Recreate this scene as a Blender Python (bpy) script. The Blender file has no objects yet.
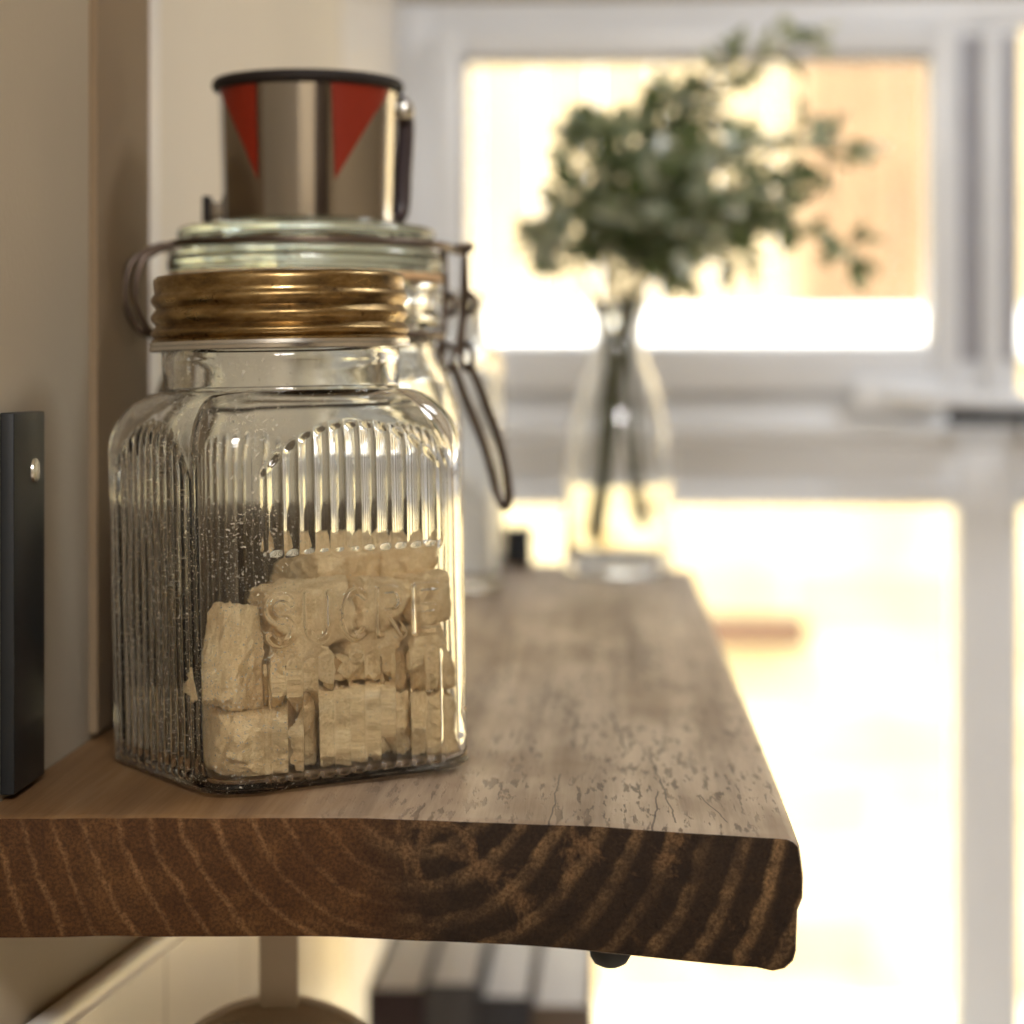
import bpy, math, random
import numpy as np
from mathutils import Vector, Matrix, Euler, noise

random.seed(7)
PI = math.pi
S = bpy.context.scene
COL = S.collection

# ------------------------------------------------------------------ helpers
def srgb(r, g, b):
    f = lambda c: c / 12.92 if c <= 0.04045 else ((c + 0.055) / 1.055) ** 2.4
    return (f(r / 255), f(g / 255), f(b / 255), 1)

def tag(o, label=None, cat=None, group=None, kind=None):
    if label: o['label'] = label
    if cat: o['category'] = cat
    if group: o['group'] = group
    if kind: o['kind'] = kind
    return o

def thing(name, label, cat, loc=(0, 0, 0), rot=(0, 0, 0), group=None):
    o = bpy.data.objects.new(name, None)
    COL.objects.link(o)
    o.location = loc
    o.rotation_euler = rot
    o.empty_display_size = 0.02
    return tag(o, label, cat, group)

def obj(name, vf, mat, parent=None, smooth=True, angle=60, loc=None, rot=None):
    v, f = vf
    me = bpy.data.meshes.new(name)
    me.from_pydata([tuple(p) for p in v], [], [tuple(q) for q in f])
    me.validate()
    me.update()
    if mat: me.materials.append(mat)
    if smooth:
        me.polygons.foreach_set('use_smooth', [True] * len(me.polygons))
        if angle is not None:
            me.set_sharp_from_angle(angle=math.radians(angle))
    o = bpy.data.objects.new(name, me)
    COL.objects.link(o)
    if parent: o.parent = parent
    if loc: o.location = loc
    if rot: o.rotation_euler = rot
    return o

def join(*vfs):
    V, F = [], []
    for v, f in vfs:
        n = len(V)
        V += [tuple(p) for p in v]
        F += [tuple(i + n for i in q) for q in f]
    return V, F

def box(x0, x1, y0, y1, z0, z1, b=0.0):
    """box with chamfered edges"""
    if b <= 0:
        V = [(x, y, z) for z in (z0, z1) for y in (y0, y1) for x in (x0, x1)]
        F = [(0, 2, 3, 1), (4, 5, 7, 6), (0, 1, 5, 4), (2, 6, 7, 3), (0, 4, 6, 2), (1, 3, 7, 5)]
        return V, F
    import bmesh
    bm = bmesh.new()
    V, F = box(x0, x1, y0, y1, z0, z1)
    vs = [bm.verts.new(p) for p in V]
    for q in F: bm.faces.new([vs[i] for i in q])
    bmesh.ops.bevel(bm, geom=list(bm.edges), offset=b, segments=3, profile=0.5, affect='EDGES')
    bm.verts.index_update()
    r = [tuple(v.co) for v in bm.verts], [tuple(v.index for v in f.verts) for f in bm.faces]
    bm.free()
    return r

def lathe(profile, n=64, closed=False, axis='z'):
    """profile of (r, z); r == 0 closes at a pole; closed joins the last ring to the first"""
    V, F, rings = [], [], []
    for r, z in profile:
        if r <= 1e-7:
            rings.append([len(V)]); V.append((0, 0, z))
        else:
            rings.append(list(range(len(V), len(V) + n)))
            V += [(r * math.cos(2 * PI * i / n), r * math.sin(2 * PI * i / n), z) for i in range(n)]
    pairs = list(zip(rings, rings[1:])) + ([(rings[-1], rings[0])] if closed else [])
    for a, b in pairs:
        for i in range(n):
            j = (i + 1) % n
            if len(a) == 1 and len(b) == 1: continue
            if len(a) == 1: F.append((a[0], b[j], b[i]))
            elif len(b) == 1: F.append((a[i], a[j], b[0]))
            else: F.append((a[i], a[j], b[j], b[i]))
    if axis == 'y': V = [(x, -z, y) for x, y, z in V]
    return V, F

def tube(pts, r, n=10, closed=False):
    P = [Vector(p) for p in pts]
    m = len(P)
    rad = r if isinstance(r, (list, tuple)) else [r] * m
    V, F = [], []
    up = None
    for i, p in enumerate(P):
        a = P[i - 1] if i else (P[-1] if closed else p)
        b = P[(i + 1) % m] if (i < m - 1 or closed) else p
        t = (b - a).normalized()
        if up is None:
            up = t.orthogonal().normalized()
        up = (up - t * up.dot(t)).normalized()
        s = t.cross(up)
        for k in range(n):
            c = 2 * PI * k / n
            V.append(p + (up * math.cos(c) + s * math.sin(c)) * rad[i])
    for i in range(m if closed else m - 1):
        j = (i + 1) % m
        for k in range(n):
            l = (k + 1) % n
            F.append((i * n + k, i * n + l, j * n + l, j * n + k))
    if not closed:
        F.append(tuple(reversed(range(n))))
        F.append(tuple(range((m - 1) * n, m * n)))
    return V, F

def bez(pts, k=10):
    """Catmull-Rom through the points"""
    P = [Vector(p) for p in pts]
    P = [2 * P[0] - P[1]] + P + [2 * P[-1] - P[-2]]
    out = []
    for i in range(1, len(P) - 2):
        a, b, c, d = P[i - 1:i + 3]
        for s in range(k):
            t = s / k
            out.append(0.5 * (2 * b + (c - a) * t + (2 * a - 5 * b + 4 * c - d) * t * t + (3 * b - a - 3 * c + d) * t ** 3))
    out.append(P[-2])
    return out

def extrude_x(profile, x0, x1):
    """profile of (y, z), counter-clockwise seen from -x"""
    n = len(profile)
    V = [(x0, y, z) for y, z in profile] + [(x1, y, z) for y, z in profile]
    F = [tuple(range(n)), tuple(reversed(range(n, 2 * n)))]
    F += [((i + 1) % n, i, n + i, n + (i + 1) % n) for i in range(n)]
    return V, F

# ------------------------------------------------------------------ materials
class M:
    def __init__(self, name):
        self.m = bpy.data.materials.new(name)
        self.m.use_nodes = True
        self.t = self.m.node_tree
        self.n = self.t.nodes
        self.b = self.n['Principled BSDF']
        self.out = self.n['Material Output']
    def new(self, kind, **kw):
        x = self.n.new(kind)
        for k, v in kw.items(): setattr(x, k, v)
        return x
    def link(self, a, b): self.t.links.new(a, b)
    def set(self, **kw):
        for k, v in kw.items(): self.b.inputs[k.replace('_', ' ')].default_value = v
        return self
    def noise(self, scale=5, detail=4, rough=0.5, stretch=(1, 1, 1), dist=0, coord='Object'):
        tc = self.new('ShaderNodeTexCoord')
        mp = self.new('ShaderNodeMapping')
        mp.inputs['Scale'].default_value = stretch
        self.link(tc.outputs[coord], mp.inputs['Vector'])
        t = self.new('ShaderNodeTexNoise')
        t.inputs['Scale'].default_value = scale
        t.inputs['Detail'].default_value = detail
        t.inputs['Roughness'].default_value = rough
        t.inputs['Distortion'].default_value = dist
        self.link(mp.outputs[0], t.inputs['Vector'])
        return t.outputs['Fac']
    def ramp(self, fac, stops):
        r = self.new('ShaderNodeValToRGB')
        e = r.color_ramp.elements
        while len(e) < len(stops): e.new(0.5)
        for x, (p, c) in zip(e, stops):
            x.position = p
            x.color = c if len(c) == 4 else (*c, 1)
        self.link(fac, r.inputs[0])
        return r.outputs[0]
    def mix(self, fac, a, b, mode='MIX'):
        x = self.new('ShaderNodeMix', data_type='RGBA', blend_type=mode)
        for s, v in ((0, fac), (6, a), (7, b)):
            if hasattr(v, 'links'): self.link(v, x.inputs[s])
            else: x.inputs[s].default_value = v
        return x.outputs[2]
    def math(self, op, a, b=0.0, clamp=False):
        x = self.new('ShaderNodeMath', operation=op, use_clamp=clamp)
        for s, v in ((0, a), (1, b)):
            if hasattr(v, 'links'): self.link(v, x.inputs[s])
            else: x.inputs[s].default_value = v
        return x.outputs[0]
    def bump(self, h, strength=0.3, dist=0.001):
        x = self.new('ShaderNodeBump')
        x.inputs['Strength'].default_value = strength
        x.inputs['Distance'].default_value = dist
        self.link(h, x.inputs['Height'])
        self.link(x.outputs[0], self.b.inputs['Normal'])

def plain(name, c, rough=0.5, metal=0.0, var=0.06, scale=20, **kw):
    m = M(name)
    k = m.noise(scale, 4)
    lo = tuple(x * (1 - var) for x in c[:3]) + (1,)
    hi = tuple(min(1, x * (1 + var)) for x in c[:3]) + (1,)
    m.link(m.ramp(k, [(0.3, lo), (0.7, hi)]), m.b.inputs['Base Color'])
    m.set(Roughness=rough, Metallic=metal, **kw)
    return m.m

def glass_mat(name, tint, rough=0.0, dust=0.0):
    m = M(name)
    m.set(Base_Color=tint, Roughness=rough, IOR=1.5)
    m.b.inputs['Transmission Weight'].default_value = 1.0
    if dust:
        f1 = m.noise(1150, 1, 0.5)
        f2 = m.noise(45, 3, 0.6)
        f3 = m.noise(17, 2, 0.5)
        tc = m.new('ShaderNodeTexCoord')
        sx = m.new('ShaderNodeSeparateXYZ')
        m.link(tc.outputs['Object'], sx.inputs[0])
        # sugar dust clings to the glass towards the near corner, over the lumps
        mr = m.new('ShaderNodeMapRange', interpolation_type='SMOOTHSTEP')
        mr.inputs['From Min'].default_value = -0.005
        mr.inputs['From Max'].default_value = -0.03
        m.link(sx.outputs[0], mr.inputs[0])
        thr = m.math('SUBTRACT', 0.765, m.math('MULTIPLY', mr.outputs[0], 0.075))
        sp = m.math('GREATER_THAN', m.math('ADD', f1, m.math('MULTIPLY', m.math('SUBTRACT', f2, 0.5), 0.25)), thr)
        d = m.new('ShaderNodeBsdfDiffuse')
        d.inputs[0].default_value = srgb(225, 215, 195)
        mx = m.new('ShaderNodeMixShader')
        m.link(m.math('MULTIPLY', sp, dust), mx.inputs[0])
        m.link(m.b.outputs[0], mx.inputs[1])
        m.link(d.outputs[0], mx.inputs[2])
        m.link(mx.outputs[0], m.out.inputs[0])
        m.bump(f3, 0.12, 0.004)
    return m.m

def wood_mat():
    m = M('aged_scaffold_board')
    tc = m.new('ShaderNodeTexCoord')
    sx = m.new('ShaderNodeSeparateXYZ')
    m.link(tc.outputs['Object'], sx.inputs[0])
    wob = m.noise(16, 3, 0.5, (1, 0.06, 1))
    fine = m.noise(130, 5, 0.65, (1, 0.08, 1))
    patch = m.noise(20, 5, 0.62, (1, 0.25, 1))
    # growth rings about a pith just above the board
    dx = m.math('SUBTRACT', sx.outputs[0], 0.136)
    dz = m.math('SUBTRACT', sx.outputs[2], 0.020)
    r = m.math('SQRT', m.math('ADD', m.math('MULTIPLY', dx, dx), m.math('MULTIPLY', dz, dz)))
    r = m.math('ADD', r, m.math('MULTIPLY', m.math('SUBTRACT', wob, 0.5), 0.014))
    r = m.math('ADD', r, m.math('MULTIPLY', m.math('SUBTRACT', fine, 0.5), 0.0030))
    fr = m.math('FRACT', m.math('MULTIPLY', r, 105.0))
    line = m.ramp(fr, [(0.0, (0, 0, 0)), (0.70, (0.0, 0.0, 0.0)), (0.84, (0.8, 0.8, 0.8)), (0.90, (0.7, 0.7, 0.7)), (1.0, (0, 0, 0))])
    fr2 = m.math('FRACT', m.math('MULTIPLY', m.math('ADD', r, m.math('MULTIPLY', m.math('SUBTRACT', patch, 0.5), 0.007)), 92.0))
    band = m.ramp(fr2, [(0.0, (0, 0, 0)), (0.46, (0, 0, 0)), (0.58, (0.9, 0.9, 0.9)), (0.80, (0.75, 0.75, 0.75)), (0.92, (0.1, 0.1, 0.1)), (1.0, (0, 0, 0))])
    brk = m.ramp(patch, [(0.36, (0.15, 0.15, 0.15)), (0.6, (1, 1, 1))])
    spk = m.noise(900, 3, 0.7, (1, 0.15, 1))
    line = m.mix(1.0, line, brk, 'MULTIPLY')
    band = m.mix(1.0, band, m.ramp(patch, [(0.40, (0.12, 0.12, 0.12)), (0.66, (1, 1, 1))]), 'MULTIPLY')
    left = m.mix(line, srgb(84, 55, 30), srgb(140, 104, 68))
    left = m.mix(m.ramp(fine, [(0.35, (0.55, 0.55, 0.55)), (0.6, (0, 0, 0))]), left, srgb(56, 34, 18))
    right = m.mix(band, srgb(50, 38, 27), srgb(146, 114, 78))
    right = m.mix(m.ramp(fine, [(0.4, (0.7, 0.7, 0.7)), (0.6, (0, 0, 0))]), right, srgb(36, 28, 23))
    side = m.new('ShaderNodeMapRange', interpolation_type='SMOOTHSTEP')
    side.inputs['From Min'].default_value = 0.105
    side.inputs['From Max'].default_value = 0.145
    m.link(m.math('ADD', sx.outputs[0], m.math('MULTIPLY', m.math('SUBTRACT', patch, 0.5), 0.06)), side.inputs[0])
    tanp = m.noise(38, 5, 0.7, (1, 0.2, 1), 0.6)
    right = m.mix(m.ramp(tanp, [(0.58, (0, 0, 0)), (0.66, (0.75, 0.75, 0.75))]), right, srgb(112, 84, 56))
    left = m.mix(m.ramp(tanp, [(0.48, (0, 0, 0)), (0.68, (0.5, 0.5, 0.5))]), left, srgb(116, 82, 48))
    endc = m.mix(side.outputs[0], left, right)
    endc = m.mix(m.ramp(spk, [(0.40, (0.6, 0.6, 0.6)), (0.58, (0, 0, 0))]), endc, srgb(34, 23, 15))
    # worn upper face: brown by the wall, pitted towards the open edge, where window sheen is painted grey
    long1 = m.noise(55, 6, 0.7, (1, 0.045, 1), 0.3)
    cloud = m.noise(13, 4, 0.6, (1, 0.45, 1))
    pits = m.noise(420, 3, 0.6, (1, 0.13, 1))
    pm = m.noise(26, 3, 0.6, (1, 0.5, 1))
    t1 = m.ramp(long1, [(0.30, srgb(92, 64, 38)), (0.5, srgb(124, 92, 57)), (0.72, srgb(150, 117, 78))])
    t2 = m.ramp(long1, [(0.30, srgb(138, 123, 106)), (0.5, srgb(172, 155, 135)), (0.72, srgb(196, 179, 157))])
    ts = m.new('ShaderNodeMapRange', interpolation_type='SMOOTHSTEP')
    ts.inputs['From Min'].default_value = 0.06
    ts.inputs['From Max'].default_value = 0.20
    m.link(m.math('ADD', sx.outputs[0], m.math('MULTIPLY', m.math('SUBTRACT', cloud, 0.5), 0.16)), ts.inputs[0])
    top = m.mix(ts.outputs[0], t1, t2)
    top = m.mix(m.ramp(cloud, [(0.34, (0.6, 0.6, 0.6)), (0.52, (0, 0, 0))]), top, srgb(98, 72, 48))
    pitm = m.math('MULTIPLY', m.ramp(pits, [(0.55, (0, 0, 0)), (0.60, (1, 1, 1))]), m.math('MULTIPLY', m.ramp(pm, [(0.38, (0, 0, 0)), (0.54, (1, 1, 1))]), ts.outputs[0]))
    top = m.mix(m.math('MULTIPLY', pitm, 0.75), top, srgb(62, 48, 38))
    wig = m.noise(45, 4, 0.5, (0.02, 1, 0.02))
    for xa, ya, xb, yb, hw in ((0.2101, 0.150, 0.2168, 0.012, 0.00034), (0.2122, 0.062, 0.2092, -0.01, 0.00034), (0.1790, 0.086, 0.1780, -0.01, 0.00028),
                               (0.1966, 0.222, 0.2016, 0.142, 0.0005), (0.145, 0.50, 0.150, 0.30, 0.0006), (0.226, 0.060, 0.233, 0.018, 0.00030)):
        xc = m.math('ADD', m.math('MULTIPLY', m.math('SUBTRACT', sx.outputs[1], ya), (xb - xa) / (yb - ya)), xa)
        xc = m.math('ADD', xc, m.math('MULTIPLY', m.math('SUBTRACT', wig, 0.5), 0.0045))
        k = m.math('LESS_THAN', m.math('ABSOLUTE', m.math('SUBTRACT', sx.outputs[0], xc)), m.math('MULTIPLY', m.math('ADD', pits, 0.4), hw))
        k = m.math('MULTIPLY', k, m.math('MULTIPLY', m.math('LESS_THAN', sx.outputs[1], ya), m.math('GREATER_THAN', sx.outputs[1], yb)))
        top = m.mix(m.math('MULTIPLY', k, 0.85), top, srgb(52, 40, 32))
    geo = m.new('ShaderNodeNewGeometry')
    gs = m.new('ShaderNodeSeparateXYZ')
    m.link(geo.outputs['Normal'], gs.inputs[0])
    isend = m.ramp(m.math('ABSOLUTE', gs.outputs[1]), [(0.45, (0, 0, 0)), (0.8, (1, 1, 1))])
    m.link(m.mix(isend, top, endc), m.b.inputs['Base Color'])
    h = m.math('SUBTRACT', m.math('ADD', m.math('MULTIPLY', long1, 0.5), m.math('MULTIPLY', fine, 0.6)), m.math('MULTIPLY', pitm, 0.8))
    m.bump(h, 0.45, 0.0012)
    m.link(m.mix(isend, m.ramp(long1, [(0.3, (0.58, 0.58, 0.58)), (0.7, (0.36, 0.36, 0.36))]), (0.8, 0.8, 0.8, 1)), m.b.inputs['Roughness'])
    m.link(m.mix(isend, (0.5, 0.5, 0.5, 1), (0.15, 0.15, 0.15, 1)), m.b.inputs['Specular IOR Level'])
    return m.m

def wall_mat(name, c, bump=0.15, scale=320):
    m = M(name)
    a = m.noise(3, 4)
    m.link(m.ramp(a, [(0.3, tuple(x * 0.95 for x in c[:3])), (0.7, c)]), m.b.inputs['Base Color'])
    m.set(Roughness=0.75)
    m.bump(m.noise(scale, 3), bump, 0.001)
    return m.m

def brass_mat():
    m = M('tarnished_brass')
    a = m.noise(60, 5, 0.65, (1, 1, 2.5))
    b = m.noise(260, 3, 0.6)
    c = m.ramp(a, [(0.30, srgb(92, 74, 50)), (0.48, srgb(142, 116, 76)), (0.64, srgb(180, 154, 108)), (0.8, srgb(110, 88, 58))])
    c = m.mix(m.ramp(b, [(0.62, (0, 0, 0)), (0.7, (0.7, 0.7, 0.7))]), c, srgb(70, 48, 28))
    m.link(c, m.b.inputs['Base Color'])
    m.set(Metallic=1.0)
    m.link(m.ramp(a, [(0.3, (0.42,) * 3), (0.7, (0.24,) * 3)]), m.b.inputs['Roughness'])
    m.bump(a, 0.25, 0.0008)
    return m.m

def sugar_mat():
    m = M('brown_sugar')
    a = m.noise(90, 5, 0.7)
    b = m.noise(1500, 2, 0.6)
    c = m.ramp(a, [(0.3, srgb(224, 192, 140)), (0.55, srgb(243, 218, 168)), (0.75, srgb(250, 232, 192))])
    c = m.mix(m.ramp(b, [(0.40, (0.22,) * 3), (0.56, (0, 0, 0))]), c, srgb(176, 134, 90))
    m.link(c, m.b.inputs['Base Color'])
    m.set(Roughness=0.8)
    m.b.inputs['Subsurface Weight'].default_value = 0.0
    m.bump(m.math('ADD', a, m.math('MULTIPLY', b, 0.6)), 0.6, 0.0012)
    return m.m

def steel_mat(name, c=(0.62, 0.60, 0.57, 1), rough=0.2):
    m = M(name)
    a = m.noise(40, 4, 0.6, (1, 1, 0.1))
    m.link(m.ramp(a, [(0.3, tuple(x * 0.9 for x in c[:3])), (0.7, c)]), m.b.inputs['Base Color'])
    m.set(Metallic=1.0, Roughness=rough)
    return m.m

def stone_wall_mat():
    m = M('buff_garden_stone')
    tc = m.new('ShaderNodeTexCoord')
    mp = m.new('ShaderNodeMapping')
    mp.inputs['Rotation'].default_value = (PI / 2, 0, 0)
    m.link(tc.outputs['Object'], mp.inputs[0])
    br = m.new('ShaderNodeTexBrick')
    br.inputs['Scale'].default_value = 1.0
    br.inputs['Brick Width'].default_value = 0.42
    br.inputs['Row Height'].default_value = 0.17
    br.inputs['Mortar Size'].default_value = 0.012
    br.inputs['Color1'].default_value = srgb(206, 192, 152)
    br.inputs['Color2'].default_value = srgb(186, 164, 116)
    br.inputs['Mortar'].default_value = srgb(196, 180, 146)
    m.link(mp.outputs[0], br.inputs['Vector'])
    a = m.noise(2.5, 4)
    m.link(m.mix(m.ramp(a, [(0.35, (0.5,) * 3), (0.6, (0, 0, 0))]), br.outputs[0], srgb(178, 140, 80)), m.b.inputs['Base Color'])
    m.set(Roughness=0.9)
    return m.m

def tile_mat():
    m = M('cream_tile')
    tc = m.new('ShaderNodeTexCoord')
    mp = m.new('ShaderNodeMapping')
    mp.inputs['Rotation'].default_value = (PI / 2, 0, PI / 2)
    mp.inputs['Location'].default_value = (0.043, 0.02, 0)
    m.link(tc.outputs['Object'], mp.inputs[0])
    sx = m.new('ShaderNodeSeparateXYZ')
    m.link(tc.outputs['Object'], sx.inputs[0])
    fy = m.math('FRACT', m.math('MULTIPLY', m.math('ADD', sx.outputs[1], 0.145), 1 / 0.2))
    fz = m.math('FRACT', m.math('MULTIPLY', m.math('ADD', sx.outputs[2], 0.40), 1 / 0.2))
    g = m.math('MAXIMUM', m.math('LESS_THAN', fy, 0.02), m.math('LESS_THAN', fz, 0.02))
    m.link(m.mix(g, srgb(240, 230, 212), srgb(196, 184, 166)), m.b.inputs['Base Color'])
    m.set(Roughness=0.25)
    return m.m

def leaf_mat():
    m = M('grey_green_leaf')
    g = m.new('ShaderNodeNewGeometry')
    c = m.ramp(g.outputs['Random Per Island'], [(0.0, srgb(92, 108, 62)), (0.35, srgb(128, 142, 104)), (0.65, srgb(172, 182, 152)), (0.9, srgb(214, 220, 200)), (1.0, srgb(240, 242, 230))])  # palest stops stand in for bright highlights on the leaves
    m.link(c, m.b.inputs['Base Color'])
    m.set(Roughness=0.16)
    tr = m.new('ShaderNodeBsdfTranslucent')
    m.link(c, tr.inputs[0])
    mx = m.new('ShaderNodeMixShader')
    mx.inputs[0].default_value = 0.48
    m.link(m.b.outputs[0], mx.inputs[1])
    m.link(tr.outputs[0], mx.inputs[2])
    m.link(mx.outputs[0], m.out.inputs[0])
    return m.m

def pane_mat():
    m = M('window_glass')
    m.set(Base_Color=(1, 1, 1, 1), Roughness=0.0, IOR=1.45)
    m.b.inputs['Transmission Weight'].default_value = 1.0
    return m.m

MAT = dict(
    wood=wood_mat(), brass=brass_mat(), sugar=sugar_mat(),
    jar=glass_mat('clear_pressed_glass', (0.985, 0.99, 0.985, 1), dust=0.6),
    green=glass_mat('green_tinted_glass', (0.965, 0.982, 0.972, 1)),
    greenlid=glass_mat('green_lid_glass', (0.80, 0.93, 0.85, 1)),
    clear=glass_mat('clear_glass', (0.98, 0.99, 0.985, 1)),
    pane=pane_mat(),
    wall=wall_mat('cream_wall_paint', srgb(178, 164, 141)),
    litwall=wall_mat('window_lit_cream', srgb(236, 226, 208)),  # wall cream made paler to carry the grazing window light
    ceiling=wall_mat('ceiling_paint', srgb(236, 230, 220)),
    strip=wall_mat('tan_wall_strip', srgb(140, 118, 90)),
    whitetrim=plain('white_gloss_trim', srgb(236, 230, 222), 0.35, var=0.02),
    upvc=plain('white_upvc', srgb(234, 237, 242), 0.28, var=0.015),
    seal_shade=plain('grey_seal_and_shade', srgb(166, 166, 174), 0.6, var=0.04),  # casement gasket grey, also the painted shade in the mullion recess
    floor=plain('floor_tile', srgb(206, 192, 172), 0.5),
    black=plain('black_powder_coat', srgb(24, 27, 29), 0.5, var=0.15, scale=60),
    dark=plain('dark_grey', srgb(44, 48, 54), 0.5, var=0.1),
    screw=steel_mat('zinc_screw', (0.75, 0.74, 0.70, 1), 0.25),
    steel=steel_mat('polished_steel', (0.50, 0.475, 0.44, 1), 0.12),
    zinc=steel_mat('zinc_ring', (0.80, 0.79, 0.76, 1), 0.22),
    wire=steel_mat('weathered_wire', srgb(112, 98, 88), 0.38),
    rubber=plain('seal_rubber', srgb(214, 176, 132), 0.6),
    red=plain('red_enamel', srgb(134, 34, 10), 0.4),
    rim=plain('black_rim', srgb(28, 17, 12), 0.7),
    handle=plain('dark_plum_handle', srgb(54, 40, 44), 0.35),
    pan=plain('grey_enamel', srgb(188, 176, 158), 0.45, var=0.04),
    panrim=plain('pale_rolled_rim', srgb(222, 212, 196), 0.3, var=0.03),
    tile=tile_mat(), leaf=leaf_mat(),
    stem=plain('plant_stem', srgb(84, 90, 62), 0.6),
    stone=stone_wall_mat(),
    paving=plain('pale_paving', srgb(226, 210, 172), 0.9, scale=3),
    fence=plain('weathered_fence', srgb(132, 104, 74), 0.85, var=0.12, scale=6),
    coping=plain('white_render', srgb(244, 242, 238), 0.8, var=0.02),
    beigefence=plain('beige_fence_paint', srgb(166, 146, 110), 0.85, var=0.10, scale=4),
    timber=plain('dark_timber', srgb(92, 66, 44), 0.8, var=0.15),
    shrub=plain('shrub_leaf', srgb(112, 128, 70), 0.6, var=0.3, scale=9),
    paper=plain('book_pages', srgb(240, 238, 234), 0.8, var=0.03, scale=90),
    beans=plain('dark_beans', srgb(78, 62, 50), 0.6, var=0.3, scale=160),
    doorwood=plain('unseen_dark_door', srgb(62, 48, 38), 0.5, var=0.2),
    worktop=plain('pale_worktop', srgb(220, 212, 200), 0.35, var=0.05),
)

# ------------------------------------------------------------------ camera
F_PX = 2200.0
TH = math.atan(103 / F_PX)
cam = bpy.data.cameras.new('camera')
cam.sensor_width = 36.0
cam.lens = 36.0 * F_PX / 1024
cam.shift_y = -(512 - 377) / 1024
cam.clip_start = 0.01
cam.dof.use_dof = True
cam.dof.focus_distance = 0.698
cam.dof.aperture_fstop = 6.6
co = bpy.data.objects.new('camera', cam)
COL.objects.link(co)
CAM = Vector((0.198, -0.6713, 0.135))
co.location = CAM
co.rotation_euler = (PI / 2, 0, TH)
S.camera = co

# ------------------------------------------------------------------ shelf board
def top_z(x):
    if x < 0.11: return -0.0016 * ((0.11 - x) / 0.11) ** 1.4
    return -0.0052 * ((x - 0.11) / 0.142) ** 1.7

def board():
    W, T, L = 0.2548, 0.0372, 0.933
    x0 = 0.0006
    # outline walked clockwise seen from the near end: top left -> top right -> bottom right -> bottom left
    pts = []
    for i in range(61): pts.append((x0 + (W - 0.004 - x0) * i / 60, 0))
    out = [(x, top_z(x), 1) for x, _ in pts]
    zt = top_z(W)
    for a in (60, 30): out.append((W - 0.004 + 0.004 * math.cos(math.radians(a)), zt - 0.004 + 0.004 * math.sin(math.radians(a)), 1))
    out += [(W, zt - 0.006, 1), (W + 0.0006, zt - 0.011, 1), (W + 0.0004, zt - 0.018, 1), (W - 0.0012, zt - 0.022, 1), (W - 0.0016, zt - 0.033, 1)]
    for a in (0, -30, -60, -90): out.append((W - 0.0086 + 0.007 * math.cos(math.radians(a)), zt - T - 0.0034 + 0.0065 + 0.0065 * math.sin(math.radians(a)), 1))
    for i in range(1, 50):
        x = (W - 0.0086) + (x0 - (W - 0.0086)) * i / 49
        out.append((x, top_z(x) - T - 0.0034 * max(0, (x - 0.1) / 0.15) ** 1.5, 1))
    ys = [0, 0.0006, 0.0018] + list(np.linspace(0.006, L - 0.006, 110)) + [L - 0.0018, L - 0.0006, L]
    n = len(out)
    V, F = [], []
    cx, cz = 0.126, -0.02
    for k, y in enumerate(ys):
        e = min(y, L - y)
        ins = 0.0016 * (1 - math.sqrt(max(0, 1 - (1 - min(e / 0.0018, 1)) ** 2)))
        for (x, z, _) in out:
            w = noise.noise(Vector((x * 18, y * 5, z * 18 + 3))) * 0.0007
            w2 = noise.noise(Vector((x * 60, y * 14, z * 60))) * 0.0003
            dx, dz = x - cx, z - cz
            top = 1 if z > -0.012 else 0
            sx = ins * max(-1, min(1, dx / 0.12)) if abs(dx) > 0.119 else 0
            sz = ins * (1 if z > cz else -1)
            zz = z - sz + (w + w2) * (1 if abs(dx) < 0.12 else 0.3)
            xx = x - (sx if x > 0.1 else 0) + (w * 0.9 if x > 0.2 else 0)
            yy = y + (0.0012 * noise.noise(Vector((x * 22, 9, z * 22))) if k < 3 else 0)
            V.append((xx, yy, zz))
    for k in range(len(ys) - 1):
        for i in range(n):
            j = (i + 1) % n
            F.append((k * n + i, (k + 1) * n + i, (k + 1) * n + j, k * n + j))
    F.append(tuple(range(n)))
    F.append(tuple(reversed(range((len(ys) - 1) * n, len(ys) * n))))
    return V, F

shelf = thing('shelf', 'thick worn timber shelf board with dark end grain fixed along the wall', 'shelf')
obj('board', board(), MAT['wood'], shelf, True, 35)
# steel bracket: upright on the wall, arm under the board, bolt
br = thing('shelf_bracket', 'black steel bracket strip screwed to the wall at the near end of the shelf', 'bracket')
obj('upright', box(0.0002, 0.0050, 0.028, 0.066, 0.0004, 0.1235, 0.0006), MAT['black'], br, True, 40)
sc = obj('screw', join(lathe([(0, 0), (0.0042, 0), (0.0040, 0.0007), (0.0028, 0.0013), (0, 0.0015)], 20), box(-0.0030, 0.0030, -0.0004, 0.0004, 0.0012, 0.0017)), MAT['screw'], br, True, 40, (0.0051, 0.052, 0.104), (0, PI / 2, 0))
def arm():
    V, F = [], []
    xs = np.linspace(0.0006, 0.205, 30)
    for x in xs:
        z = top_z(x) - 0.0372 - 0.0034 * max(0, (x - 0.1) / 0.15) ** 1.5 - 0.0010
        V += [(x, 0.03, z - 0.004), (x, 0.07, z - 0.004), (x, 0.07, z), (x, 0.03, z)]
    for i in range(len(xs) - 1):
        for k in range(4):
            a, b = 4 * i + k, 4 * i + (k + 1) % 4
            F.append((a, b, b + 4, a + 4))
    F += [(3, 2, 1, 0), tuple(range(len(V) - 4, len(V)))]
    return V, F
obj('arm', arm(), MAT['black'], br, True, 40)
obj('bolt', lathe([(0, -0.0125), (0.003, -0.0122), (0.0053, -0.011), (0.0066, -0.0088), (0.0068, -0.007), (0.0068, 0.0), (0, 0.0)], 24), MAT['dark'], br, True, 40, (0.1965, 0.048, -0.0452))

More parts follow.
